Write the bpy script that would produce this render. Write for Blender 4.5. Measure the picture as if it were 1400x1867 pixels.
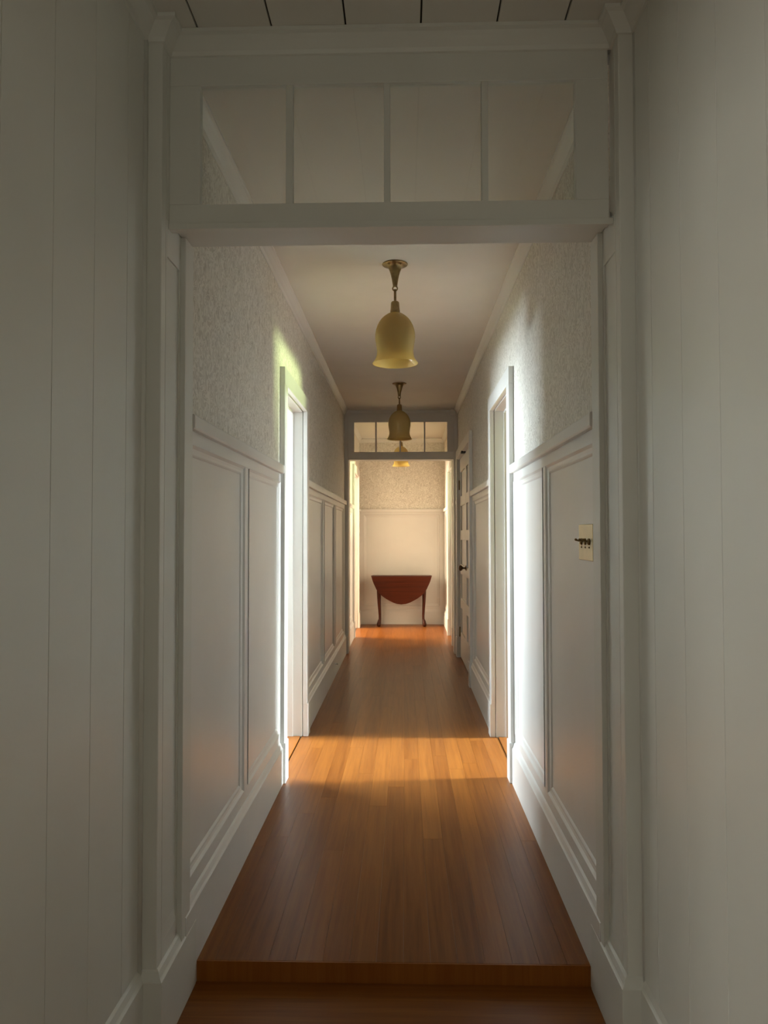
import bpy, bmesh, math, random
from mathutils import Matrix, Vector
random.seed(7)
for o in list(bpy.data.objects):
    bpy.data.objects.remove(o, do_unlink=True)
S = bpy.context.scene
C = S.collection

# ---------------------------------------------------------------- camera
cd = bpy.data.cameras.new('camera')
cd.sensor_fit = 'HORIZONTAL'; cd.sensor_width = 36.0; cd.lens = 36.0
cd.clip_start = 0.05; cd.clip_end = 100
cam = bpy.data.objects.new('camera', cd); C.objects.link(cam)
_rt = (0.999631, -0.00229915, -0.02706633)      # world X / Y / Z seen in camera axes (x right, y down, z forward)
_fy = (0.02712153, 0.02890584, 0.99921413)
_up = (-0.00151497, -0.99957949, 0.02895753)
def _w(c): return Vector((sum(a*b for a, b in zip(_rt, c)), sum(a*b for a, b in zip(_fy, c)), sum(a*b for a, b in zip(_up, c))))
_x, _y, _z = _w((1, 0, 0)), _w((0, -1, 0)), _w((0, 0, -1))
cam.matrix_world = Matrix(((_x.x, _y.x, _z.x, 0), (_x.y, _y.y, _z.y, 0), (_x.z, _y.z, _z.z, 1.30), (0, 0, 0, 1)))
S.camera = cam

# ---------------------------------------------------------------- world, exposure
w = bpy.data.worlds.new('world'); S.world = w; w.use_nodes = True
wb = w.node_tree.nodes['Background']
wb.inputs[0].default_value = (0.55, 0.68, 0.9, 1); wb.inputs[1].default_value = 0.25
S.view_settings.view_transform = 'Standard'
S.view_settings.look = 'None'
S.view_settings.exposure = 0.36
S.view_settings.gamma = 1.0
S.view_settings.use_curve_mapping = False
try:
    S.cycles.diffuse_bounces = 4; S.cycles.glossy_bounces = 3; S.cycles.transmission_bounces = 3; S.cycles.max_bounces = 6; S.cycles.use_denoising = True
except Exception:
    pass

# ---------------------------------------------------------------- daylight in the windows of the rooms beside the hall, added entry fill
def window_light(name, x, y0, y1, z0, z1, face, radiance, col, axis='X'):
    """area light filling a window opening, also the outdoor sky panel and entry fill; face = +1/-1 along the axis it shines to"""
    l = bpy.data.lights.new(name, 'AREA'); l.shape = 'RECTANGLE'
    l.size = abs(y1-y0); l.size_y = abs(z1-z0)
    l.energy = radiance*math.pi*l.size*l.size_y/4.0; l.color = col
    o = bpy.data.objects.new(name, l); C.objects.link(o)
    if axis == 'X':
        o.location = (x, (y0+y1)/2, (z0+z1)/2)
        o.rotation_euler = (math.pi/2, 0, -math.pi/2 if face > 0 else math.pi/2)
    else:
        o.location = ((y0+y1)/2, x, (z0+z1)/2)
        o.rotation_euler = (math.pi/2, 0, 0 if face > 0 else math.pi)
    return o
SKY = (0.85, 0.96, 1.0); GARDEN = (0.74, 0.95, 0.42); PALE = (0.78, 0.92, 1.0); WARM = (1.0, 0.80, 0.56)
LV = 1.0
window_light('daylight_left_room', -2.62, 4.45, 5.06, 1.45, 2.40, +1, 245*LV, PALE)
window_light('daylight_left_room_second', -2.62, 5.14, 5.75, 1.45, 2.40, +1, 245*LV, PALE)
window_light('daylight_right_sky', 12.0, 4.6, 6.0, 2.2, 6.0, -1, 2800*LV, SKY)
def lawn_light(name, x0, x1, y0, y1, z, radiance, col):
    """sunlight thrown back up by the lawn outside the window"""
    l = bpy.data.lights.new(name, 'AREA'); l.shape = 'RECTANGLE'; l.size = x1-x0; l.size_y = y1-y0
    l.energy = radiance*math.pi*l.size*l.size_y/4.0; l.color = col
    o = bpy.data.objects.new(name, l); C.objects.link(o); o.location = ((x0+x1)/2, (y0+y1)/2, z); o.rotation_euler = (math.pi, 0, 0)
lawn_light('daylight_right_lawn', 11.0, 17.0, 4.8, 9.0, -0.5, 1150*LV, GARDEN)
window_light('daylight_far_left_room', -3.2, 9.6, 10.8, 1.3, 2.4, +1, 310*LV, WARM)
window_light('daylight_far_right_room', 3.4, 8.9, 10.3, 0.8, 2.1, -1, 60*LV, WARM)
window_light('daylight_entry_side_room', -3.4, -1.7, -0.3, 0.8, 2.0, +1, 29*LV, (1.0, 0.99, 0.86))
window_light('fill_entry_behind_camera', -1.94, -0.45, 0.38, 0.9, 2.0, +1, 4.8*LV, (1.0, 0.94, 0.70), 'Y')  # unseen fill lamp, added behind the camera to brighten entry, transom and riser

# ---------------------------------------------------------------- material helpers
def nt(name):
    m = bpy.data.materials.new(name); m.use_nodes = True
    return m, m.node_tree.nodes, m.node_tree.links, m.node_tree.nodes['Principled BSDF']
def ramp(N, stops):
    r = N.new('ShaderNodeValToRGB'); e = r.color_ramp.elements
    while len(e) < len(stops): e.new(0.5)
    for el, (p, c) in zip(e, stops): el.position = p; el.color = tuple(c)+(1,)
    return r
def paint(name, col, rough=0.42, bump=0.02):
    m, N, L, B = nt(name)
    g = N.new('ShaderNodeNewGeometry')
    n = N.new('ShaderNodeTexNoise'); n.inputs['Scale'].default_value = 3.0; n.inputs['Detail'].default_value = 3
    L.new(g.outputs['Position'], n.inputs['Vector'])
    r = ramp(N, [(0.3, [c*0.97 for c in col]), (0.7, [min(1, c*1.02) for c in col])])
    L.new(n.outputs['Fac'], r.inputs['Fac']); L.new(r.outputs['Color'], B.inputs['Base Color'])
    n2 = N.new('ShaderNodeTexNoise'); n2.inputs['Scale'].default_value = 60; L.new(g.outputs['Position'], n2.inputs['Vector'])
    b = N.new('ShaderNodeBump'); b.inputs['Strength'].default_value = bump; b.inputs['Distance'].default_value = 0.01
    L.new(n2.outputs['Fac'], b.inputs['Height']); L.new(b.outputs['Normal'], B.inputs['Normal'])
    B.inputs['Roughness'].default_value = rough
    return m
def metal(name, col, rough=0.3, mott=0.25):
    m, N, L, B = nt(name)
    t = N.new('ShaderNodeTexCoord')
    n = N.new('ShaderNodeTexNoise'); n.inputs['Scale'].default_value = 35; n.inputs['Detail'].default_value = 4
    L.new(t.outputs['Object'], n.inputs['Vector'])
    r = ramp(N, [(0.3, [c*(1-mott) for c in col]), (0.7, col)])
    L.new(n.outputs['Fac'], r.inputs['Fac']); L.new(r.outputs['Color'], B.inputs['Base Color'])
    B.inputs['Metallic'].default_value = 1.0; B.inputs['Roughness'].default_value = rough
    return m
def wood(name, dark, light, grain_axis='Y', rough=0.3, scale=1.0, coat=0.0, spread=0.5):
    m, N, L, B = nt(name)
    g = N.new('ShaderNodeNewGeometry'); oi = N.new('ShaderNodeObjectInfo')
    mul = N.new('ShaderNodeVectorMath'); mul.operation = 'MULTIPLY'
    st = {'X': (1.2, 34, 34), 'Y': (34, 1.2, 34), 'Z': (34, 34, 1.2)}[grain_axis]
    mul.inputs[1].default_value = tuple(v*scale for v in st)
    L.new(g.outputs['Position'], mul.inputs[0])
    off = N.new('ShaderNodeMath'); off.operation = 'MULTIPLY'; off.inputs[1].default_value = 57.0
    L.new(oi.outputs['Random'], off.inputs[0])
    add = N.new('ShaderNodeVectorMath'); add.operation = 'ADD'
    L.new(mul.outputs[0], add.inputs[0]); L.new(off.outputs[0], add.inputs[1])
    n = N.new('ShaderNodeTexNoise'); n.inputs['Scale'].default_value = 1.6; n.inputs['Detail'].default_value = 5; n.inputs['Roughness'].default_value = 0.62
    n.inputs['Distortion'].default_value = 0.35
    L.new(add.outputs[0], n.inputs['Vector'])
    # tint of the whole board + grain
    t1 = N.new('ShaderNodeMath'); t1.operation = 'MULTIPLY_ADD'; t1.inputs[1].default_value = spread; t1.inputs[2].default_value = -spread*0.5
    L.new(oi.outputs['Random'], t1.inputs[0])
    s = N.new('ShaderNodeMath'); s.operation = 'ADD'; L.new(n.outputs['Fac'], s.inputs[0]); L.new(t1.outputs[0], s.inputs[1])
    r = ramp(N, [(0.22, dark), (0.80, light)])
    L.new(s.outputs[0], r.inputs['Fac']); L.new(r.outputs['Color'], B.inputs['Base Color'])
    b = N.new('ShaderNodeBump'); b.inputs['Strength'].default_value = 0.03; b.inputs['Distance'].default_value = 0.004
    L.new(n.outputs['Fac'], b.inputs['Height']); L.new(b.outputs['Normal'], B.inputs['Normal'])
    B.inputs['Roughness'].default_value = rough; B.inputs['Specular IOR Level'].default_value = 0.22
    B.inputs['Coat Weight'].default_value = coat; B.inputs['Coat Roughness'].default_value = 0.18
    return m
def wallpaper(name):
    m, N, L, B = nt(name)
    g = N.new('ShaderNodeNewGeometry')
    # trailing stems and leaves: contour lines of a warped noise, plus scattered flower blots
    n = N.new('ShaderNodeTexNoise'); n.inputs['Scale'].default_value = 21; n.inputs['Detail'].default_value = 2.2; n.inputs['Distortion'].default_value = 1.6
    mp = N.new('ShaderNodeMapping'); mp.inputs['Scale'].default_value = (1.0, 1.0, 0.72)
    L.new(g.outputs['Position'], mp.inputs['Vector']); L.new(mp.outputs[0], n.inputs['Vector'])
    sn = N.new('ShaderNodeMath'); sn.operation = 'MULTIPLY'; sn.inputs[1].default_value = 34.0
    L.new(n.outputs['Fac'], sn.inputs[0])
    si = N.new('ShaderNodeMath'); si.operation = 'SINE'; L.new(sn.outputs[0], si.inputs[0])
    v = N.new('ShaderNodeTexVoronoi'); v.inputs['Scale'].default_value = 12; v.inputs['Randomness'].default_value = 0.55
    L.new(g.outputs['Position'], v.inputs['Vector'])
    vr = ramp(N, [(0.14, (1, 1, 1)), (0.30, (0, 0, 0))]); L.new(v.outputs['Distance'], vr.inputs['Fac'])
    lr = ramp(N, [(0.42, (0, 0, 0)), (0.72, (1, 1, 1))])
    a1 = N.new('ShaderNodeMath'); a1.operation = 'MULTIPLY_ADD'; a1.inputs[1].default_value = 0.5; a1.inputs[2].default_value = 0.5
    L.new(si.outputs[0], a1.inputs[0]); L.new(a1.outputs[0], lr.inputs['Fac'])
    mx = N.new('ShaderNodeMath'); mx.operation = 'MULTIPLY_ADD'; mx.inputs[1].default_value = 0.30
    L.new(vr.outputs['Color'], mx.inputs[0])
    sc = N.new('ShaderNodeMath'); sc.operation = 'MULTIPLY'; sc.inputs[1].default_value = 0.62
    L.new(lr.outputs['Color'], sc.inputs[0]); L.new(sc.outputs[0], mx.inputs[2])
    r = ramp(N, [(0.0, (0.82, 0.785, 0.715)), (1.0, (0.52, 0.48, 0.41))])
    L.new(mx.outputs[0], r.inputs['Fac']); L.new(r.outputs['Color'], B.inputs['Base Color'])
    b = N.new('ShaderNodeBump'); b.inputs['Strength'].default_value = 0.25; b.inputs['Distance'].default_value = 0.002
    L.new(a1.outputs[0], b.inputs['Height']); L.new(b.outputs['Normal'], B.inputs['Normal'])
    B.inputs['Roughness'].default_value = 0.62
    return m
M = {}
M['white'] = paint('white_satin_paint', (0.77, 0.755, 0.72), 0.36)
M['entry'] = paint('entry_white_paint', (0.74, 0.735, 0.685), 0.42)
M['ceiling'] = paint('ceiling_paint', (0.78, 0.75, 0.69), 0.6)
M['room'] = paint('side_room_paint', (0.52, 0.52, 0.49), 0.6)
M['dark_gap'] = paint('dark_board_gap', (0.08, 0.065, 0.045), 0.9)
M['paper'] = wallpaper('scrolling_leaf_wallpaper')
FD, FL = (0.165, 0.047, 0.007), (0.31, 0.107, 0.018)
M['floor'] = wood('fir_floor_boards', FD, FL, 'Y', 0.33, 1.0, 0.0, 0.28)
M['floor_x'] = wood('fir_floor_boards_crosswise', FD, FL, 'X', 0.33, 1.0, 0.0, 0.2)
M['floor_z'] = wood('fir_riser_lit', (0.25, 0.072, 0.011), (0.38, 0.132, 0.023), 'Z', 0.33, 1.0, 0.0, 0.2)  # lighter copy of the floor fir: light on the riser put into its colour
M['mahogany'] = wood('mahogany', (0.036, 0.0065, 0.002), (0.085, 0.017, 0.005), 'X', 0.38, 0.8, 0.0, 0.1)
M['mahogany_leg'] = wood('mahogany_leg', (0.032, 0.007, 0.003), (0.075, 0.017, 0.006), 'Z', 0.36, 0.8, 0.0, 0.1)
M['brass'] = metal('polished_brass', (0.80, 0.62, 0.30), 0.28, 0.15)
M['plate'] = metal('brushed_brass_plate', (0.46, 0.37, 0.22), 0.36, 0.12)
M['old_brass'] = metal('antique_brass', (0.40, 0.29, 0.14), 0.36, 0.45)
M['bronze'] = metal('dark_bronze', (0.22, 0.14, 0.085), 0.35, 0.3)
M['iron'] = metal('black_iron', (0.03, 0.032, 0.035), 0.5, 0.3)
def opal():
    m, N, L, B = nt('amber_opal_glass')
    t = N.new('ShaderNodeTexCoord'); n = N.new('ShaderNodeTexNoise'); n.inputs['Scale'].default_value = 6
    L.new(t.outputs['Object'], n.inputs['Vector'])
    r = ramp(N, [(0.3, (0.74, 0.58, 0.25)), (0.7, (0.82, 0.66, 0.31))])
    L.new(n.outputs['Fac'], r.inputs['Fac']); L.new(r.outputs['Color'], B.inputs['Base Color'])
    B.inputs['Roughness'].default_value = 0.16
    tr = N.new('ShaderNodeBsdfTranslucent'); tr.inputs['Color'].default_value = (0.95, 0.78, 0.36, 1)
    mix = N.new('ShaderNodeMixShader'); mix.inputs[0].default_value = 0.5
    out = N['Material Output']
    L.new(B.outputs[0], mix.inputs[1]); L.new(tr.outputs[0], mix.inputs[2]); L.new(mix.outputs[0], out.inputs['Surface'])
    return m
M['opal'] = opal()
def pane_glass():
    m, N, L, B = nt('clear_pane_glass')
    n = N.new('ShaderNodeTexNoise'); n.inputs['Scale'].default_value = 2.0
    g = N.new('ShaderNodeNewGeometry'); L.new(g.outputs['Position'], n.inputs['Vector'])
    gl = N.new('ShaderNodeBsdfGlossy'); gl.inputs['Roughness'].default_value = 0.03
    tr = N.new('ShaderNodeBsdfTransparent'); tr.inputs['Color'].default_value = (0.95, 0.97, 0.95, 1)
    fr = N.new('ShaderNodeFresnel'); fr.inputs['IOR'].default_value = 1.5
    bp = N.new('ShaderNodeBump'); bp.inputs['Strength'].default_value = 0.02; bp.inputs['Distance'].default_value = 0.01
    L.new(n.outputs['Fac'], bp.inputs['Height']); L.new(bp.outputs[0], gl.inputs['Normal'])
    mix = N.new('ShaderNodeMixShader')
    L.new(fr.outputs[0], mix.inputs[0]); L.new(tr.outputs[0], mix.inputs[1]); L.new(gl.outputs[0], mix.inputs[2])
    L.new(mix.outputs[0], N['Material Output'].inputs['Surface'])
    return m
M['glass'] = pane_glass()

# ---------------------------------------------------------------- mesh helpers
def box(bm, x0, x1, y0, y1, z0, z1):
    x0, x1 = sorted((x0, x1)); y0, y1 = sorted((y0, y1)); z0, z1 = sorted((z0, z1))
    v = [bm.verts.new(p) for p in ((x0, y0, z0), (x1, y0, z0), (x1, y1, z0), (x0, y1, z0), (x0, y0, z1), (x1, y0, z1), (x1, y1, z1), (x0, y1, z1))]
    for f in ((0, 3, 2, 1), (4, 5, 6, 7), (0, 1, 5, 4), (1, 2, 6, 5), (2, 3, 7, 6), (3, 0, 4, 7)):
        bm.faces.new([v[i] for i in f])
def prism(bm, pts, axis, a0, a1):
    """extrude a closed 2-D outline; axis 'Y': pts are (x, z); axis 'X': pts are (y, z); axis 'Z': pts are (x, y)"""
    def mk(p, a):
        if axis == 'Y': return (p[0], a, p[1])
        if axis == 'X': return (a, p[0], p[1])
        return (p[0], p[1], a)
    A = [bm.verts.new(mk(p, a0)) for p in pts]; Bv = [bm.verts.new(mk(p, a1)) for p in pts]
    n = len(pts)
    bm.faces.new(A); bm.faces.new(Bv[::-1])
    for i in range(n):
        bm.faces.new([A[i], Bv[i], Bv[(i+1) % n], A[(i+1) % n]])
def lathe(bm, prof, seg=40, cap=False, cx=0, cy=0):
    rings = []
    for r, z in prof:
        rings.append([bm.verts.new((cx+r*math.cos(2*math.pi*k/seg), cy+r*math.sin(2*math.pi*k/seg), z)) for k in range(seg)])
    for a, b in zip(rings, rings[1:]):
        for k in range(seg):
            bm.faces.new([a[k], a[(k+1) % seg], b[(k+1) % seg], b[k]])
    if cap:
        bm.faces.new(rings[0]); bm.faces.new(rings[-1][::-1])
def obj(name, bm, mat, parent=None, bevel=0.0, smooth=False, kind=None, label=None, cat=None, group=None):
    bmesh.ops.recalc_face_normals(bm, faces=bm.faces[:])
    me = bpy.data.meshes.new(name); bm.to_mesh(me); bm.free()
    me.materials.append(mat)
    o = bpy.data.objects.new(name, me); C.objects.link(o)
    if smooth:
        for p in me.polygons: p.use_smooth = True
    if bevel:
        b = o.modifiers.new('bevel', 'BEVEL'); b.width = bevel; b.segments = 2; b.limit_method = 'ANGLE'
    if parent is not None: o.parent = parent
    if kind: o['kind'] = kind
    if label: o['label'] = label
    if cat: o['category'] = cat
    if group: o['group'] = group
    return o
def boxes(name, bl, mat, parent=None, bevel=0.0, **k):
    bm = bmesh.new()
    for b in bl: box(bm, *b)
    return obj(name, bm, mat, parent, bevel, **k)
def empty(name, loc, label=None, cat=None, group=None, kind=None):
    o = bpy.data.objects.new(name, None); C.objects.link(o); o.location = loc
    o.empty_display_size = 0.05
    if label: o['label'] = label
    if cat: o['category'] = cat
    if group: o['group'] = group
    if kind: o['kind'] = kind
    return o
def fx(side, d):                       # distance d behind the baseboard face -> x
    return -0.638-d if side == 'L' else 0.556+d
SIDE = {'L': 'left', 'R': 'right'}

# key dimensions (metres)
CEIL = 2.665; CEIL_E = 2.692; HEAD = 2.095
Y_STEP = 2.365; Y_T1 = 2.10; Y_T2 = 8.42; Y_END = 11.16; Y_BACK = -1.95
DOORS = {'L': [(4.13, 4.965, True), (9.73, 10.66, True)],
         'R': [(4.16, 4.97, True), (6.66, 8.17, False), (9.08, 9.90, True)]}
CAS = 0.10

# ---------------------------------------------------------------- floor: boards one by one
fl = boxes('floor', [(-0.72, 0.64, Y_STEP+0.03, 11.2, -0.05, -0.0215)], M['dark_gap'], kind='structure', label='warm fir board floor of the long hall')
BW = 0.0826
x = -0.668; ci = 0
while x < 0.585:
    x1 = min(x+BW, 0.590)
    y = Y_STEP+0.0068
    first = True
    while y < 11.155:
        L_ = random.uniform(1.3, 3.2)
        y1 = min(11.157, y+(L_*random.uniform(0.35, 1.0) if first else L_))
        if 11.157-y1 < 0.5: y1 = 11.157
        bm = bmesh.new(); box(bm, x+0.0002, x1-0.0002, y+0.0002, y1-0.0002, -0.02, 0.0)
        obj('floor_board', bm, M['floor'], fl, 0.0004)
        y = y1; first = False
    x = x1; ci += 1
# step down to the entry
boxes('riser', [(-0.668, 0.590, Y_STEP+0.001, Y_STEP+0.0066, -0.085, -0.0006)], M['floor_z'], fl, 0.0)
fe = boxes('floor_entry', [(-0.80, 0.72, Y_BACK-0.05, Y_STEP+0.06, -0.14, -0.0855)], M['dark_gap'], kind='structure', label='lower wooden floor of the entry before the step')
yy = Y_STEP-0.001; k = 0
while yy > Y_BACK:
    wdt = 0.24 if k == 0 else BW
    y0 = max(Y_BACK, yy-wdt)
    xs = [-0.72, 0.65] if k == 0 else [-0.72, random.uniform(-0.4, 0.35), 0.65]
    for a, b in zip(xs, xs[1:]):
        bm = bmesh.new(); box(bm, a+0.0004, b-0.0004, y0+0.0004, yy-0.0004, -0.085, -0.06)
        obj('floor_board', bm, M['floor_x'], fe, 0.0006)
    yy = y0; k += 1

# ---------------------------------------------------------------- ceilings
boxes('ceiling', [(-0.80, 0.72, Y_T1+0.03, Y_T2+0.02, CEIL, CEIL+0.10)], M['ceiling'], kind='structure', label='plain pale ceiling of the middle hall')
boxes('ceiling_far', [(-0.80, 0.72, Y_T2+0.02, 11.4, CEIL_E, CEIL_E+0.08)], M['ceiling'], kind='structure', label='pale ceiling beyond the second transom')
ce = boxes('ceiling_entry', [(-0.86, 0.78, Y_BACK-0.1, Y_T1+0.03, CEIL_E+0.014, CEIL_E+0.10)], M['dark_gap'], kind='structure', label='boarded entry ceiling with dark joints')
gx = [-0.80, -0.567, -0.363, -0.159, 0.047, 0.254, 0.438, 0.70]
for a, b in zip(gx, gx[1:]):
    bm = bmesh.new(); box(bm, a+0.0025, b-0.0025, Y_BACK, Y_T1+0.028, CEIL_E, CEIL_E+0.013)
    obj('ceiling_board', bm, M['ceiling'], ce, 0.001)

# ---------------------------------------------------------------- hall walls: plaster + paper above, panelling below
DADO_B, DADO_T = 1.620, 1.665
PZ0, PZ1 = 0.262, 1.576
def moulding(bm, side, y0, y1, z0, z1, wdt=0.034):
    """ovolo panel mould running round the inside of a panel opening"""
    prof = [(0.0, 0.014), (0.003, 0.0165), (0.009, 0.0215), (0.018, 0.024), (0.026, 0.0245), (0.030, 0.027), (wdt, 0.0305)]
    rings = []
    for off, d in prof:
        X = fx(side, d)
        rings.append([bm.verts.new(p) for p in ((X, y0+off, z0+off), (X, y1-off, z0+off), (X, y1-off, z1-off), (X, y0+off, z1-off))])
    for a, b in zip(rings, rings[1:]):
        for k in range(4):
            bm.faces.new([a[k], a[(k+1) % 4], b[(k+1) % 4], b[k]])
def wainscot(wall, side, ya, yb, panels):
    f0, f1, p0 = fx(side, 0.017), fx(side, 0.036), fx(side, 0.030)
    st = [ya]+[v for p in panels for v in p]+[yb]
    for a, b in zip(st[0::2], st[1::2]):
        if b-a > 0.004: boxes('stile', [(f0, f1, a, b, PZ0, PZ1)], M['white'], wall, 0.0012)
    boxes('rail', [(f0, f1, ya, yb, PZ1, DADO_B+0.01)], M['white'], wall, 0.0012)
    boxes('rail', [(f0, f1, ya, yb, 0.15, PZ0)], M['white'], wall, 0.0012)
    for a, b in panels:
        boxes('wainscot_panel', [(p0, f1, a-0.004, b+0.004, PZ0-0.004, PZ1+0.004)], M['white'], wall)
        bm = bmesh.new(); moulding(bm, side, a, b, PZ0, PZ1); obj('panel_moulding', bm, M['white'], wall)
def dado_cap(wall, side, ya, yb):
    pr = [(0.022, DADO_T), (-0.001, DADO_T), (-0.004, DADO_T-0.004), (-0.004, DADO_B+0.006), (0.0, DADO_B), (0.022, DADO_B)]
    bm = bmesh.new(); prism(bm, [(fx(side, d), z) for d, z in pr], 'Y', ya, yb)
    obj('dado_cap', bm, M['white'], wall, 0.001)
def base_profile(side, z0, top):
    pr = [(0.030, z0), (0.0, z0), (0.0, top-0.003), (0.003, top), (0.0055, top+0.004), (0.011, top+0.020), (0.0165, top+0.026), (0.030, top+0.026)]
    return [(fx(side, d), z) for d, z in pr]
def crown(side, ya, yb, ceil, parent, d0=0.022):
    h = 0.060
    pr = [(d0+0.02, ceil), (d0-0.040, ceil), (d0-0.040, ceil-0.010), (d0-0.033, ceil-0.014), (d0-0.024, ceil-0.024), (d0-0.016, ceil-0.036), (d0-0.009, ceil-0.044), (d0-0.007, ceil-0.052), (d0-0.004, ceil-h), (d0+0.02, ceil-h)]
    bm = bmesh.new(); prism(bm, [(fx(side, d), z) for d, z in pr], 'Y', ya, yb)
    return obj('crown_moulding', bm, M['white'], parent)
WALLS = {}
for side in 'LR':
    doors = DOORS[side]
    bl = []
    y = Y_T1+0.03
    fu, fl_, bk = fx(side, 0.022), fx(side, 0.036), fx(side, 0.155)
    for (a, b, is_open) in doors+[(11.3, None, None)]:
        ya = y; yb = a-0.0195 if b else Y_END+0.12
        bl.append((fu, bk, ya, yb, DADO_B, CEIL_E))
        bl.append((fl_, bk, ya, yb, -0.02, DADO_B))
        if b:
            bl.append((fu, bk, a-0.0195, b+0.0195, HEAD+0.0195, CEIL_E)); y = b+0.0195
    wl = boxes('wall_'+SIDE[side], bl, M['paper'], kind='structure', label='%s hall wall, leaf wallpaper above white panelling' % SIDE[side])
    WALLS[side] = wl
    if side == 'L':
        wainscot(wl, side, 2.272, 4.03, [(2.274, 3.12), (3.20, 4.02)])
        wainscot(wl, side, 5.065, Y_T2, [(5.17, 6.14), (6.24, 7.12), (7.25, 8.20)])
        wainscot(wl, side, 8.60, 9.63, [(8.72, 9.54)])
        wainscot(wl, side, 10.76, Y_END, [(10.85, 11.08)])
        dado_cap(wl, side, 2.3005, 4.095); dado_cap(wl, side, 5.065, Y_T2); dado_cap(wl, side, 8.60, 9.63); dado_cap(wl, side, 10.76, Y_END)
        segs = [(2.25, 4.03), (5.065, Y_T2), (8.60, 9.63), (10.76, Y_END)]
    else:
        wainscot(wl, side, 2.272, 4.065, [(2.274, 3.13), (3.20, 4.05)])
        wainscot(wl, side, 5.07, 6.56, [(5.20, 6.40)])
        wainscot(wl, side, 8.27, Y_T2, [])
        wainscot(wl, side, 8.60, 8.98, [])
        wainscot(wl, side, 10.0, Y_END, [(10.1, 11.06)])
        dado_cap(wl, side, 2.3005, 4.13); dado_cap(wl, side, 5.07, 6.54); dado_cap(wl, side, 8.27, Y_T2); dado_cap(wl, side, 8.6, 8.98); dado_cap(wl, side, 10.0, Y_END)
        segs = [(2.25, 4.065), (5.07, 6.555), (8.275, Y_T2), (8.60, 8.98), (10.0, Y_END)]
    for n, (a, b) in enumerate(segs):
        bm = bmesh.new(); prism(bm, base_profile(side, 0.0, 0.186), 'Y', a, b)
        obj('baseboard_'+SIDE[side], bm, M['white'], None, 0, kind='structure', label='white moulded skirting board of the %s hall wall' % SIDE[side])
    c = crown(side, Y_T1+0.026, Y_T2, CEIL, wl)
    c = crown(side, Y_T2+0.04, Y_END, CEIL_E, wl)

# ---------------------------------------------------------------- door surrounds
TR = [0]
def trim_name():
    TR[0] += 1
    return 'trim_%d' % TR[0]
def door_surround(side, a, b, label):
    t = empty(trim_name(), (fx(side, 0), (a+b)/2, 0), kind='structure', label=label)
    inv = t.location
    def part(name, bl, bevel=0.0015):
        o = boxes(name, [(x0-inv.x, x1-inv.x, y0-inv.y, y1-inv.y, z0, z1) for x0, x1, y0, y1, z0, z1 in bl], M['white'], t, bevel)
        return o
    c0, c1 = fx(side, -0.006), fx(side, 0.0215)
    part('casing', [(c0, c1, a-CAS, a+0.001, 0.205, HEAD+0.004)], 0.003)
    part('casing', [(c0, c1, b-0.001, b+CAS, 0.205, HEAD+0.004)], 0.003)
    part('head_casing', [(c0, c1, a-CAS, b+CAS, HEAD+0.004, HEAD+0.095)])
    p0 = fx(side, -0.013)
    part('plinth_block', [(p0, c1, a-CAS-0.004, a-0.002, 0.0, 0.21)], 0.003)
    part('plinth_block', [(p0, c1, b+0.002, b+CAS+0.004, 0.0, 0.21)], 0.003)
    j0, j1 = fx(side, 0.025), fx(side, 0.165)
    part('jamb', [(j0, j1, a-0.02, a, 0.0, HEAD)])
    part('jamb', [(j0, j1, b, b+0.02, 0.0, HEAD)])
    part('head_jamb', [(j0, j1, a-0.02, b+0.02, HEAD, HEAD+0.02)])
    s0, s1 = fx(side, 0.085), fx(side, 0.12)
    part('door_stop', [(s0, s1, a, a+0.013, 0.0, HEAD-0.013)])
    part('door_stop', [(s0, s1, b-0.013, b, 0.0, HEAD-0.013)])
    part('head_stop', [(s0, s1, a, b, HEAD-0.013, HEAD)])
    # casing on the far side of the wall
    r0, r1 = fx(side, 0.1555), fx(side, 0.178)
    part('casing', [(r0, r1, a-CAS, a-0.004, 0.0, HEAD+0.1)])
    part('casing', [(r0, r1, b+0.004, b+CAS, 0.0, HEAD+0.1)])
    part('head_casing', [(r0, r1, a-0.004, b+0.004, HEAD+0.004, HEAD+0.1)])
    # threshold board
    o = boxes('threshold', [(fx(side, 0.038)-inv.x, fx(side, 0.17)-inv.x, a-inv.y, b-inv.y, -0.012, 0.004)], M['floor'], t, 0.003)
    return t
d1 = door_surround('L', 4.13, 4.965, 'white door surround on the left, brightly lit from its room')
d2 = door_surround('R', 4.16, 4.97, 'white door surround on the right, nearest the switch plate')
d3 = door_surround('L', 9.73, 10.66, 'far left door surround glowing warm beside the table')
d4 = door_surround('R', 9.08, 9.90, 'far right door surround beyond the second transom')
# brass strike on the lit jamb
bm = bmesh.new(); box(bm, fx('L', 0.123)-d1.location.x, fx('L', 0.158)-d1.location.x, 4.9625-d1.location.y, 4.9655-d1.location.y, 0.93, 1.06)
st = obj('strike_plate', bm, M['brass'], d1, 0.0008, label='brass strike plate')
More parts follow.
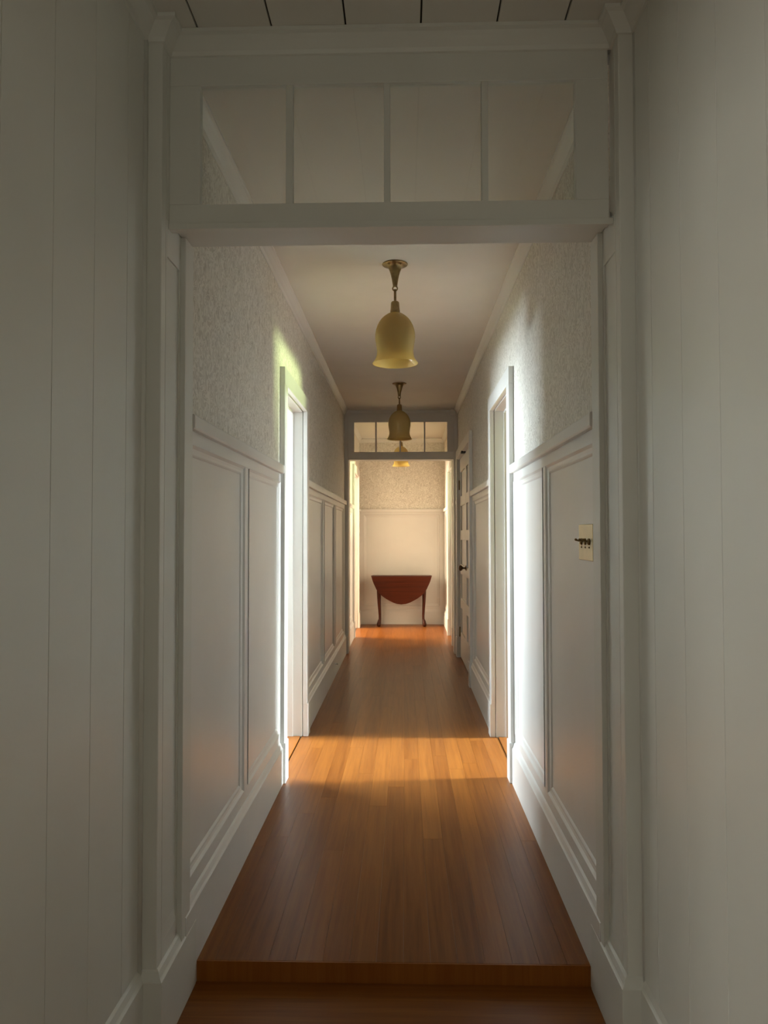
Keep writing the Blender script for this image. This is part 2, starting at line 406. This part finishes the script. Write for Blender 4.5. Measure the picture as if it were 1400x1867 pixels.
# closet with a pair of five-panel doors
cl = empty('door_1', (fx('R', 0), 7.415, 0), kind='structure', label='pair of white five-panel closet doors with brass knob, right wall')
iv = cl.location
def cpart(name, bl, mat='white', bevel=0.0015, parent=None, label=None):
    return boxes(name, [(x0-iv.x, x1-iv.x, y0-iv.y, y1-iv.y, z0, z1) for x0, x1, y0, y1, z0, z1 in bl], M[mat], parent or cl, bevel, label=label)
a, b = 6.66, 8.17
c0, c1 = fx('R', -0.006), fx('R', 0.0215)
cpart('casing', [(c0, c1, a-CAS, a-0.004, 0.205, HEAD+0.004)])
cpart('casing', [(c0, c1, b+0.004, b+CAS, 0.205, HEAD+0.004)])
cpart('head_casing', [(c0, c1, a-CAS, b+CAS, HEAD+0.004, HEAD+0.095)])
cpart('plinth_block', [(fx('R', -0.013), c1, a-CAS-0.004, a-0.002, 0, 0.21)])
cpart('plinth_block', [(fx('R', -0.013), c1, b+0.002, b+CAS+0.004, 0, 0.21)])
cpart('jamb', [(fx('R', 0.002), fx('R', 0.155), a-0.02, a, 0, HEAD)])
cpart('jamb', [(fx('R', 0.002), fx('R', 0.155), b, b+0.02, 0, HEAD)])
cpart('head_jamb', [(fx('R', 0.002), fx('R', 0.155), a-0.02, b+0.02, HEAD, HEAD+0.02)])
cpart('backing', [(fx('R', 0.145), fx('R', 0.155), a, b, 0, HEAD)], 'white', 0)
rows = [(0.275, 0.53), (0.63, 0.885), (0.985, 1.24), (1.34, 1.595), (1.695, 1.95)]
mid = 7.43
for (y0, y1) in ((a+0.003, mid-0.002), (mid+0.002, b-0.003)):
    f0, f1 = fx('R', 0.030), fx('R', 0.066)
    lf = cpart('door_leaf', [(f0, f1, y0, y0+0.085, 0.012, HEAD-0.004), (f0, f1, y1-0.085, y1, 0.012, HEAD-0.004)]
               + [(f0, f1, y0+0.085, y1-0.085, z0, z1) for z0, z1 in zip([0.012]+[r[1] for r in rows], [r[0] for r in rows]+[HEAD-0.004])])
    for z0, z1 in rows:
        cpart('door_panel', [(fx('R', 0.044), fx('R', 0.054), y0+0.08, y1-0.08, z0-0.005, z1+0.005)], 'white', 0, lf)
for z in (0.27, 1.82):
    bm = bmesh.new(); lathe(bm, [(0.001, z-0.052), (0.0075, z-0.05), (0.0075, z+0.05), (0.001, z+0.052)], 12, True, fx('R', 0.024)-iv.x, b-0.001-iv.y)
    obj('hinge', bm, M['old_brass'], cl, smooth=True)
# knob
bm = bmesh.new()
lathe(bm, [(0.0, 0.0), (0.026, 0.0), (0.027, 0.004), (0.020, 0.008), (0.010, 0.012), (0.009, 0.030), (0.014, 0.036), (0.024, 0.044), (0.028, 0.054), (0.026, 0.064), (0.016, 0.071), (0.0, 0.073)], 28)
bmesh.ops.rotate(bm, verts=bm.verts, cent=(0, 0, 0), matrix=Matrix.Rotation(-math.pi/2, 3, 'Y'))
bmesh.ops.translate(bm, verts=bm.verts, vec=(fx('R', 0.031)-iv.x, mid-0.055-iv.y, 0.975))
obj('knob', bm, M['bronze'], cl, smooth=True, label='dark bronze door knob')
cpart('catch', [(fx('R', -0.012), fx('R', 0.03), mid-0.06, mid+0.05, HEAD-0.012, HEAD+0.006)], 'iron', 0.002, label='black iron catch at the door head')

# ---------------------------------------------------------------- first opening: posts, jambs, transom window
def opening_post(side):
    t = empty(trim_name(), (fx(side, 0.02), 2.15, -0.06), kind='structure', label='white panelled post on the %s of the near opening' % SIDE[side])
    iv = t.location
    def p(name, bl, bevel=0.002):
        return boxes(name, [(x0-iv.x, x1-iv.x, y0-iv.y, y1-iv.y, z0-iv.z, z1-iv.z) for x0, x1, y0, y1, z0, z1 in bl], M['entry'], t, bevel)
    jx, ox = fx(side, 0.017), fx(side, 0.075)
    p('post', [(jx, ox, 2.035, 2.0745, -0.06, CEIL_E)], 0.003)
    p('upper_post', [(jx, ox, 2.0750, Y_T1+0.028, 2.1722, CEIL_E)], 0.001)
    # reveal with a sunk panel and a sloping sill at its foot
    f0, f1 = fx(side, 0.017), fx(side, 0.05)
    p('jamb', [(f0, f1, 2.0750, 2.088, -0.06, 2.172), (f0, f1, 2.204, 2.2148, -0.06, 2.172), (f0, f1, 2.088, 2.204, -0.06, 0.205), (f0, f1, 2.088, 2.204, 2.07, 2.172)], 0.001)
    p('jamb_panel', [(fx(side, 0.0212), f1, 2.088, 2.204, 0.205, 2.07)], 0)
    bm = bmesh.new(); prism(bm, [(fx(side, 0.0175)-iv.x, 0.205-iv.z), (fx(side, 0.0216)-iv.x, 0.205-iv.z), (fx(side, 0.0216)-iv.x, 0.243-iv.z)], 'Y', 2.0885-iv.y, 2.2035-iv.y)
    obj('panel_sill', bm, M['entry'], t)
    p('stop', [(fx(side, 0.003), f1, 2.215, 2.300, -0.06, 2.172)], 0.0015)
    return t
for side in 'LR':
    opening_post(side)
# skirting of the entry: along the walls, round the post and through the opening
def run_profile(bm, path, prof):
    """sweep (out, z) profile along a polyline in plan; 'out' is measured to the left of travel"""
    n = len(path); rings = []
    for i, p in enumerate(path):
        p = Vector(p)
        d0 = (p-Vector(path[i-1])).normalized() if i else None
        d1 = (Vector(path[i+1])-p).normalized() if i < n-1 else None
        if d0 is None: d0 = d1
        if d1 is None: d1 = d0
        n0 = Vector((-d0.y, d0.x)); n1 = Vector((-d1.y, d1.x))
        mt = (n0+n1).normalized(); mt = mt/max(0.3, mt.dot(n0))
        rings.append([bm.verts.new((p.x+mt.x*o, p.y+mt.y*o, z)) for o, z in prof])
    for a, b in zip(rings, rings[1:]):
        for k in range(len(prof)-1):
            bm.faces.new([a[k], a[k+1], b[k+1], b[k]])
    bm.faces.new(rings[0]); bm.faces.new(rings[-1][::-1])
T2 = 0.133
bprof = [(-0.03, -0.06), (0.0, -0.06), (0.0, T2-0.003), (-0.003, T2), (-0.0055, T2+0.004), (-0.011, T2+0.020), (-0.0165, T2+0.026), (-0.03, T2+0.026)]
for side in 'LR':
    path = [(fx(side, -0.001), 2.352), (fx(side, -0.001), 2.020), (fx(side, 0.047), 2.020), (fx(side, 0.047), 1.32)]
    if side == 'L': path[-1] = (fx(side, 0.047), 0.96)
    else: path.append((fx(side, 0.047), Y_BACK))
    pr = [((o if side == 'L' else -o), z) for o, z in bprof]
    bm = bmesh.new(); run_profile(bm, path, pr); box(bm, fx(side, 0), fx(side, 0.03), 2.353, 2.43, -0.06, -0.0002)
    obj('baseboard_entry_'+SIDE[side], bm, M['entry'], None, kind='structure', label='white moulded skirting of the entry, %s side' % SIDE[side])

def transom(name, Yf, x0, x1, z0, z1, panes, pz0, pz1, label, th=0.026, mat='entry'):
    t = empty(name, ((x0+x1)/2, Yf, z0), kind='structure', label=label)
    iv = t.location
    def p(nm, x0_, x1_, za, zb, ya=0.0, yb=th, m=mat, bevel=0.0015):
        return boxes(nm, [(x0_-iv.x, x1_-iv.x, ya, yb, za-iv.z, zb-iv.z)], M[m], t, bevel)
    p('bottom_rail', x0, x1, z0, pz0); p('top_rail', x0, x1, pz1, z1)
    p('frame_stile', x0, panes[0][0], pz0, pz1); p('frame_stile', panes[-1][1], x1, pz0, pz1)
    for (a0, a1), (b0, b1) in zip(panes, panes[1:]):
        p('glazing_bar', a1, b0, pz0, pz1, 0.002, th-0.002)
    for a0, a1 in panes:
        p('pane', a0-0.002, a1+0.002, pz0-0.002, pz1+0.002, th*0.5-0.0015, th*0.5+0.0015, 'glass', 0)
    return t, p
px1 = [(-0.569, -0.329), (-0.309, -0.056), (-0.038, 0.215), (0.233, 0.473)]
t1, tp = transom('window_1', Y_T1, fx('L', 0.017), fx('R', 0.007), 2.150, CEIL_E, px1, 2.220, 2.556, 'four-pane transom window above the near opening')
# head of the opening with a small drip strip
hb = boxes('trim_head', [(fx('L', 0.0168), fx('R', 0.0168), Y_T1+0.0265, 2.29, 2.172, 2.196)], M['entry'], None, 0.0015, kind='structure', label='white head board over the near opening')
hb.name = trim_name()
o = boxes('drip_strip', [(fx('L', 0.0168), fx('R', 0.0168), Y_T1-0.006, Y_T1+0.0, 2.148, 2.166)], M['entry'], hb, 0.0015)
px2 = [(-0.556, -0.324), (-0.306, -0.058), (-0.040, 0.212), (0.228, 0.467)]
t2, tp2 = transom('window_2', Y_T2, -0.640, 0.556, 2.120, CEIL_E, px2, 2.205, 2.533, 'four-pane transom window above the far opening', mat='white')
# far opening: posts with plinths, jamb lining
for side in 'LR':
    t = empty(trim_name(), (fx(side, 0), Y_T2, 0), kind='structure', label='white post on the %s of the far opening' % SIDE[side])
    iv = t.location
    def p(name, bl, bevel=0.002):
        return boxes(name, [(q0-iv.x, q1-iv.x, y0-iv.y, y1-iv.y, z0, z1) for q0, q1, y0, y1, z0, z1 in bl], M['white'], t, bevel)
    p('post', [(fx(side, 0.022), fx(side, -0.016), Y_T2-0.028, Y_T2-0.0005, 0.0, CEIL)])
    p('plinth_block', [(fx(side, 0.022), fx(side, -0.022), Y_T2-0.036, Y_T2-0.0285, 0.0, 0.215)])
    p('jamb', [(fx(side, 0.036), fx(side, -0.022), Y_T2+0.0005, 8.60, 0.0, 2.1195)])
    bm = bmesh.new()
    pr = [(0.0, CEIL), (-0.045, CEIL), (-0.045, CEIL-0.012), (-0.018, CEIL-0.045), (-0.012, CEIL-0.06), (0.0, CEIL-0.06)]
    prism(bm, [(q-0.028, z) for q, z in pr], 'X', fx(side, 0.0)-iv.x, fx(side, -0.055)-iv.x)
    obj('post_crown', bm, M['white'], t)
boxes(trim_name(), [(-0.660, 0.578, Y_T2+0.0265, 8.60, 2.1205, 2.145)], M['white'], None, 0.0015, kind='structure', label='white head board over the far opening')
# crown strip over transom 2 (hall side)
bm = bmesh.new(); prism(bm, [(Y_T2, CEIL), (Y_T2-0.022, CEIL), (Y_T2-0.022, CEIL-0.01), (Y_T2-0.008, CEIL-0.03), (Y_T2, CEIL-0.034)], 'X', -0.60, 0.52)
obj(trim_name(), bm, M['white'], kind='structure', label='slim moulding along the ceiling above the far transom')

# ---------------------------------------------------------------- entry: boarded walls, crown, back wall
def entry_wall(side, openings):
    face, back = fx(side, 0.064 if side == 'L' else 0.058), fx(side, 0.20)
    core = fx(side, 0.084)
    bl = []
    y = Y_BACK-0.1
    for a, b, h in openings:
        bl.append((core, back, y, a, -0.08, CEIL_E+0.05)); bl.append((core, back, a, b, h, CEIL_E+0.05)); y = b
    bl.append((core, back, y, Y_T1+0.03, -0.08, CEIL_E+0.05))
    wl = boxes('wall_entry_'+SIDE[side], bl, M['entry'], kind='structure', label='%s entry wall of wide vertical white boards' % SIDE[side])
    g0 = 1.91 if side == 'L' else 1.913
    ys = [2.034]+[g0-0.204*k for k in range(20)]
    ys = [v for v in ys if v > Y_BACK]+[Y_BACK]
    for b, a in zip(ys, ys[1:]):
        segs = [(-0.06, CEIL_E)]
        lo, hi = a, b
        done = False
        for oa, ob, h in openings:
            if lo < ob and hi > oa:
                if lo >= oa and hi <= ob:
                    segs = [(h, CEIL_E)]
                elif lo < oa:
                    boxes('wall_board', [(face, core, oa, hi-0.0008, h, CEIL_E)], M['entry'], wl, 0.0012); hi = oa
                else:
                    boxes('wall_board', [(face, core, lo+0.0008, ob, h, CEIL_E)], M['entry'], wl, 0.0012); lo = ob
        for z0, z1 in segs:
            boxes('wall_board', [(face, core, lo+0.0010, hi-0.0010, z0, z1)], M['entry'], wl, 0.0010)
    return wl
we_l = entry_wall('L', [(-0.30, 0.95, 2.03)])
we_r = entry_wall('R', [])
# small corner bead between boards and post
for side in 'LR':
    bm = bmesh.new(); lathe(bm, [(0.009, -0.06), (0.009, CEIL_E-0.05)], 14, True, fx(side, 0.064), 2.030)
    obj('corner_bead', bm, M['entry'], WALLS[side] if False else (we_l if side == 'L' else we_r), smooth=True)
# crown of the entry, run round wall, post and transom
h = 0.056
cprof = [(0.0, CEIL_E-h), (0.006, CEIL_E-h+0.002), (0.010, CEIL_E-0.044), (0.017, CEIL_E-0.036), (0.027, CEIL_E-0.024), (0.036, CEIL_E-0.015), (0.046, CEIL_E-0.011), (0.046, CEIL_E-0.0005), (-0.01, CEIL_E-0.0005), (-0.01, CEIL_E-h)]
lf = fx('L', 0.064); rf = fx('R', 0.058)
path = [(lf, Y_BACK), (lf, 2.035), (fx('L', 0.017), 2.035), (fx('L', 0.017), Y_T1), (fx('R', 0.017), Y_T1), (fx('R', 0.017), 2.035), (rf, 2.035), (rf, Y_BACK)]
bm = bmesh.new(); run_profile(bm, path, [(-o, z) for o, z in cprof])
obj(trim_name(), bm, M['entry'], kind='structure', label='white crown moulding round the entry ceiling')
# back wall, unseen, with a doorway opening for the added entry fill
boxes('wall_entry_back', [(-0.86, -0.47, Y_BACK-0.1, Y_BACK, -0.08, CEIL_E+0.05), (0.40, 0.80, Y_BACK-0.1, Y_BACK, -0.08, CEIL_E+0.05), (-0.47, 0.40, Y_BACK-0.1, Y_BACK, 2.05, CEIL_E+0.05), (-0.47, 0.40, Y_BACK-0.08, Y_BACK-0.03, -0.06, 0.9)], M['entry'], kind='structure', label='entry wall behind the viewer')

# ---------------------------------------------------------------- end wall
wlr = fx('L', 0.022), fx('R', 0.022)
ew = boxes('wall_end', [(-0.82, 0.74, Y_END+0.0, Y_END+0.12, DADO_B, CEIL_E+0.08), (-0.82, 0.74, Y_END+0.014, Y_END+0.12, -0.05, DADO_B)], M['paper'], kind='structure', label='end wall with leaf wallpaper above one large white panel')
fy0, fy1 = Y_END-0.006, Y_END+0.015
xa, xb, pa, pb = fx('L', 0.0175), fx('R', 0.0175), -0.597, 0.503
boxes('stile', [(xa, pa, fy0, fy1, PZ0, 1.585)], M['white'], ew, 0.0012)
boxes('stile', [(pb, xb, fy0, fy1, PZ0, 1.585)], M['white'], ew, 0.0012)
boxes('rail', [(xa, xb, fy0, fy1, 1.585, DADO_B+0.01)], M['white'], ew, 0.0012)
boxes('rail', [(xa, xb, fy0, fy1, 0.15, PZ0)], M['white'], ew, 0.0012)
boxes('wainscot_panel', [(pa-0.004, pb+0.004, Y_END+0.007, fy1, PZ0-0.004, 1.589)], M['white'], ew)
bm = bmesh.new(); rings = []
for off, d in [(0.0, -0.009), (0.003, -0.0065), (0.009, -0.0015), (0.018, 0.001), (0.026, 0.0015), (0.030, 0.004), (0.034, 0.0075)]:
    rings.append([bm.verts.new(q) for q in ((pa+off, Y_END+d, PZ0+off), (pb-off, Y_END+d, PZ0+off), (pb-off, Y_END+d, 1.585-off), (pa+off, Y_END+d, 1.585-off))])
for a_, b_ in zip(rings, rings[1:]):
    for k in range(4): bm.faces.new([a_[k], a_[(k+1) % 4], b_[(k+1) % 4], b_[k]])
obj('panel_moulding', bm, M['white'], ew)
bm = bmesh.new(); prism(bm, [(Y_END, DADO_T), (Y_END-0.027, DADO_T), (Y_END-0.030, DADO_T-0.004), (Y_END-0.030, DADO_B+0.006), (Y_END-0.026, DADO_B), (Y_END, DADO_B)], 'X', xa, xb)
obj('dado_cap', bm, M['white'], ew, 0.001)
bm = bmesh.new(); prism(bm, [(Y_END+0.01, 0), (Y_END-0.023, 0), (Y_END-0.023, 0.183), (Y_END-0.020, 0.186), (Y_END-0.012, 0.206), (Y_END-0.0065, 0.212), (Y_END+0.01, 0.212)], 'X', fx('L', 0.0), fx('R', 0.0))
obj('baseboard_end', bm, M['white'], kind='structure', label='white skirting board of the end wall behind the table')
bm = bmesh.new(); prism(bm, [(Y_END+0.01, CEIL_E), (Y_END-0.040, CEIL_E), (Y_END-0.040, CEIL_E-0.010), (Y_END-0.024, CEIL_E-0.024), (Y_END-0.009, CEIL_E-0.044), (Y_END-0.004, CEIL_E-0.06), (Y_END+0.01, CEIL_E-0.06)], 'X', wlr[0], wlr[1])
obj('crown_moulding', bm, M['white'], ew)

# ---------------------------------------------------------------- rooms beside the hall (only their daylight and a sliver are seen)
def room(tag, side, X, ya, yb, win, ceil=2.66, mat='room'):
    """win = (y0, y1, z0, z1) opening in the outer wall"""
    s = -1 if side == 'L' else 1
    inner = fx(side, 0.156)
    y0, y1, z0, z1 = win
    bl = [(X, X+s*0.12, ya-0.1, y0, -0.1, ceil+0.1), (X, X+s*0.12, y1, yb+0.1, -0.1, ceil+0.1), (X, X+s*0.12, y0, y1, -0.1, z0), (X, X+s*0.12, y0, y1, z1, ceil+0.1),
          (inner, X, ya-0.1, ya, -0.1, ceil+0.1), (inner, X, yb, yb+0.1, -0.1, ceil+0.1)]
    boxes('wall_'+tag, bl, M[mat], kind='structure', label='plain pale walls of the %s' % tag.replace('_', ' '))
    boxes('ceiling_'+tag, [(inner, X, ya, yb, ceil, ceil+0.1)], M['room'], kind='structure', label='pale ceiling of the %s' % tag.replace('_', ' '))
    boxes('floor_'+tag, [(inner-s*0.0, X, ya, yb, -0.1, 0.0 if 'entry' not in tag else -0.06)], M['floor'], kind='structure', label='fir floor of the %s' % tag.replace('_', ' '))
room('left_room', 'L', -2.68, 3.2, 6.6, (4.45, 5.75, 1.45, 2.40))
room('right_room', 'R', 5.66, 3.0, 6.45, (4.5, 5.85, 0.85, 2.3))
room('far_left_room', 'L', -3.26, 8.5, 11.3, (9.6, 10.8, 1.3, 2.4))
room('far_right_room', 'R', 3.46, 8.1, 11.3, (8.9, 10.3, 0.8, 2.1))
room('entry_side_room', 'L', -3.46, -1.9, 2.6, (-1.7, -0.3, 0.8, 2.0))

# ---------------------------------------------------------------- pendant lamps
K = 0.000392
def zc(y): return -(y-165)*K
def make_pendant():
    t = empty('pendant_lamp', (0, 0, 0))
    bm = bmesh.new()
    lathe(bm, [(0.0, 0.0), (0.063, 0.0), (0.0645, -0.003), (0.062, -0.007), (0.050, -0.010), (0.040, -0.014), (0.034, -0.020), (0.030, -0.030), (0.0245, -0.045), (0.0205, -0.060), (0.0165, -0.078), (0.0135, -0.096), (0.0115, -0.110), (0.012, -0.114), (0.0, -0.116)], 40)
    can = obj('canopy', bm, M['old_brass'], t, smooth=True)
    for sx in (-1, 1):
        bm = bmesh.new(); bmesh.ops.create_uvsphere(bm, u_segments=14, v_segments=8, radius=0.0065)
        bmesh.ops.translate(bm, verts=bm.verts, vec=(sx*0.030, -0.040, -0.0125)); obj('screw', bm, M['old_brass'], can, smooth=True)
    bm = bmesh.new()
    R, r = 0.0115, 0.0036; U, V = 28, 10
    vs = [[bm.verts.new(((R+r*math.cos(2*math.pi*j/V))*math.cos(2*math.pi*i/U), r*math.sin(2*math.pi*j/V), (R+r*math.cos(2*math.pi*j/V))*math.sin(2*math.pi*i/U)-0.1255)) for j in range(V)] for i in range(U)]
    for i in range(U):
        for j in range(V):
            bm.faces.new([vs[i][j], vs[(i+1) % U][j], vs[(i+1) % U][(j+1) % V], vs[i][(j+1) % V]])
    obj('ring', bm, M['old_brass'], t, smooth=True)
    bm = bmesh.new(); lathe(bm, [(0.0, -0.128), (0.007, -0.130), (0.0075, -0.136), (0.0062, -0.140), (0.0062, -0.190), (0.0085, -0.192), (0.0, -0.194)], 20)
    obj('rod', bm, M['old_brass'], t, smooth=True)
    bm = bmesh.new(); lathe(bm, [(0.0, zc(652)), (0.016, zc(655)), (0.0205, zc(668)), (0.0215, zc(690)), (0.0232, zc(765)), (0.0242, zc(768)), (0.0244, zc(798)), (0.021, zc(803)), (0.0, zc(804))], 30)
    obj('socket_cup', bm, M['old_brass'], t, smooth=True)
    out = [(0.022, zc(800)), (0.038, zc(818)), (0.055, zc(848)), (0.0685, zc(880)), (0.080, zc(920)), (0.0895, zc(968)), (0.0965, zc(1020)), (0.1003, zc(1075)), (0.1005, zc(1130)), (0.0975, zc(1190)), (0.0935, zc(1250)), (0.0912, zc(1300)), (0.0925, zc(1345)), (0.0975, zc(1390)), (0.1055, zc(1425)), (0.1150, zc(1455))]
    inn = [(r_-0.0035, z_+0.0012) for r_, z_ in reversed(out)]
    bm = bmesh.new(); lathe(bm, out+[(0.1148, zc(1458)), (0.1130, zc(1458))]+inn, 56)
    obj('shade', bm, M['opal'], t, smooth=True)
    return t
def copy_tree(o, parent=None):
    c_ = o.copy(); C.objects.link(c_); c_.parent = parent
    for ch in [q for q in bpy.data.objects if q.parent == o]:
        copy_tree(ch, c_)
    return c_
LG = 'amber glass pendant lamps along the hall'
lamps = [make_pendant()]
lamps += [copy_tree(lamps[0]) for _ in range(2)]
for o, y, z, lab in zip(lamps, (3.842, 6.92, 9.97), (CEIL, CEIL, CEIL_E),
        ('large amber bell glass pendant nearest the viewer, on antique brass stem',
         'darker amber bell glass pendant hanging in front of the far transom',
         'small bright yellow pendant seen through and below the far transom')):
    o.location = (-0.0465, y, z); o['label'] = lab; o['category'] = 'pendant lamp'; o['group'] = LG

# ---------------------------------------------------------------- drop-leaf table at the end of the hall
tb = empty('drop_leaf_table', (-0.049, 10.96, 0), 'reddish mahogany drop-leaf table with cabriole legs against the end wall', 'table')
def tpart(name, bm, mat, bevel=0.0, smooth=False, parent=None, label=None):
    return obj(name, bm, M[mat], parent or tb, bevel, smooth, label=label)
TZ = 0.712
# fixed top: long straight sides front and back, bowed ends
bm = bmesh.new()
pts = []
for k in range(9):
    a_ = -1+2*k/8; pts.append((0.415+0.018*(1-a_*a_), a_*0.135))
for k in range(9):
    a_ = 1-2*k/8; pts.append((-0.415-0.018*(1-a_*a_), a_*0.135))
prism(bm, pts, 'Z', TZ-0.018, TZ)
tpart('top', bm, 'mahogany', 0.004)
# hanging leaf, front and back: half oval
def leaf(yc, th):
    bm = bmesh.new()
    crop = [(290, 247), (303, 295), (320, 340), (360, 425), (390, 465), (420, 500), (460, 533), (500, 560), (550, 588), (600, 612), (655, 630), (712, 637)]
    k = 10.83/1400/7.78
    half = [((715-cx_)*k, (cy_-247)*k) for cx_, cy_ in crop]
    outl = [(-xx, TZ-0.010-zz) for xx, zz in half]+[(xx, TZ-0.010-zz) for xx, zz in reversed(half[:-1])]
    vs0 = [bm.verts.new((xx, yc-th/2, zz)) for xx, zz in outl]; vs1 = [bm.verts.new((xx, yc+th/2, zz)) for xx, zz in outl]
    n = len(outl)
    bm.faces.new(vs0); bm.faces.new(vs1[::-1])
    for i in range(n): bm.faces.new([vs0[i], vs1[i], vs1[(i+1) % n], vs0[(i+1) % n]])
    return bm
tpart('drop_leaf', leaf(-0.1465, 0.018), 'mahogany', 0.003)
tpart('drop_leaf', leaf(0.1465, 0.018), 'mahogany', 0.003)
bm = bmesh.new(); box(bm, -0.32, 0.32, -0.108, 0.108, TZ-0.12, TZ-0.0185); tpart('apron', bm, 'mahogany', 0.002)
# cabriole legs: square knee tapering to the ankle, club foot turned outward
def cab_leg(sx, sy):
    bm = bmesh.new()
    lv = [(TZ-0.02, 0.322, 0.026), (0.60, 0.322, 0.026), (0.50, 0.322, 0.0258), (0.42, 0.320, 0.0240), (0.33, 0.317, 0.0212), (0.24, 0.312, 0.0182), (0.15, 0.308, 0.0160), (0.105, 0.308, 0.0158), (0.085, 0.311, 0.0185), (0.066, 0.317, 0.0235), (0.042, 0.322, 0.0275), (0.022, 0.323, 0.0280), (0.007, 0.321, 0.0235), (0.0, 0.320, 0.0195)]
    rings = []
    for z, off, r in lv:
        cx_, cy_ = sx*off, sy*(0.085+(off-0.31)*1.6)
        e = 0.62 if z > 0.55 else (0.62+0.38*min(1, (0.55-z)/0.3))
        ring = []
        for k in range(20):
            t_ = 2*math.pi*k/20
            c_, s_ = math.cos(t_), math.sin(t_)
            ring.append(bm.verts.new((cx_+r*math.copysign(abs(c_)**e, c_), cy_+r*math.copysign(abs(s_)**e, s_), z)))
        rings.append(ring)
    for a_, b_ in zip(rings, rings[1:]):
        for k in range(20): bm.faces.new([a_[k], a_[(k+1) % 20], b_[(k+1) % 20], b_[k]])
    bm.faces.new(rings[0][::-1]); bm.faces.new(rings[-1])
    return bm
for sx in (-1, 1):
    for sy in (-1, 1):
        lg = tpart('leg', cab_leg(sx, sy), 'mahogany_leg', 0, True)

# ---------------------------------------------------------------- switch plate
sw = empty('switch_plate', (fx('R', 0.030), 2.492, 1.273), 'brass three-toggle light switch plate on the right panelling', 'light switch')
bm = bmesh.new(); box(bm, -0.0045, 0.0, -0.095, 0.095, -0.058, 0.058)
obj('plate', bm, M['plate'], sw, 0.0015)
for dy in (-0.052, 0.0, 0.052):
    bm = bmesh.new(); lathe(bm, [(0.0, 0.0), (0.011, 0.0), (0.011, 0.003), (0.008, 0.006), (0.0055, 0.0075), (0.0, 0.008)], 24)
    bmesh.ops.rotate(bm, verts=bm.verts, cent=(0, 0, 0), matrix=Matrix.Rotation(-math.pi/2, 3, 'Y'))
    bmesh.ops.translate(bm, verts=bm.verts, vec=(-0.0044, dy, 0.002))
    col_ = obj('toggle_collar', bm, M['old_brass'], sw, smooth=True)
    bm = bmesh.new(); lathe(bm, [(0.0, 0.0), (0.0022, 0.0), (0.0026, 0.008), (0.0040, 0.014), (0.0042, 0.017), (0.0026, 0.0195), (0.0, 0.020)], 18)
    bmesh.ops.rotate(bm, verts=bm.verts, cent=(0, 0, 0), matrix=Matrix.Rotation(-math.pi/2+0.42, 3, 'Y'))
    bmesh.ops.translate(bm, verts=bm.verts, vec=(-0.0095, dy, 0.002))
    obj('toggle', bm, M['old_brass'], col_, smooth=True)
    bm = bmesh.new(); bmesh.ops.create_uvsphere(bm, u_segments=12, v_segments=8, radius=0.0035)
    bmesh.ops.translate(bm, verts=bm.verts, vec=(-0.0045, dy, -0.016)); obj('screw', bm, M['bronze'], sw, smooth=True)

# ---------------------------------------------------------------- small spring stop on the left skirting
ds = empty('door_bumper', (fx('L', 0), 7.02, 0.12), 'tiny white bumper knob on the left skirting board', 'door stop')
bm = bmesh.new(); lathe(bm, [(0.0, 0.0), (0.013, 0.0), (0.013, 0.003), (0.007, 0.006), (0.006, 0.016), (0.010, 0.019), (0.0105, 0.026), (0.008, 0.029), (0.0, 0.030)], 18)
bmesh.ops.rotate(bm, verts=bm.verts, cent=(0, 0, 0), matrix=Matrix.Rotation(math.pi/2, 3, 'Y'))
obj('bumper', bm, M['white'], ds, smooth=True)
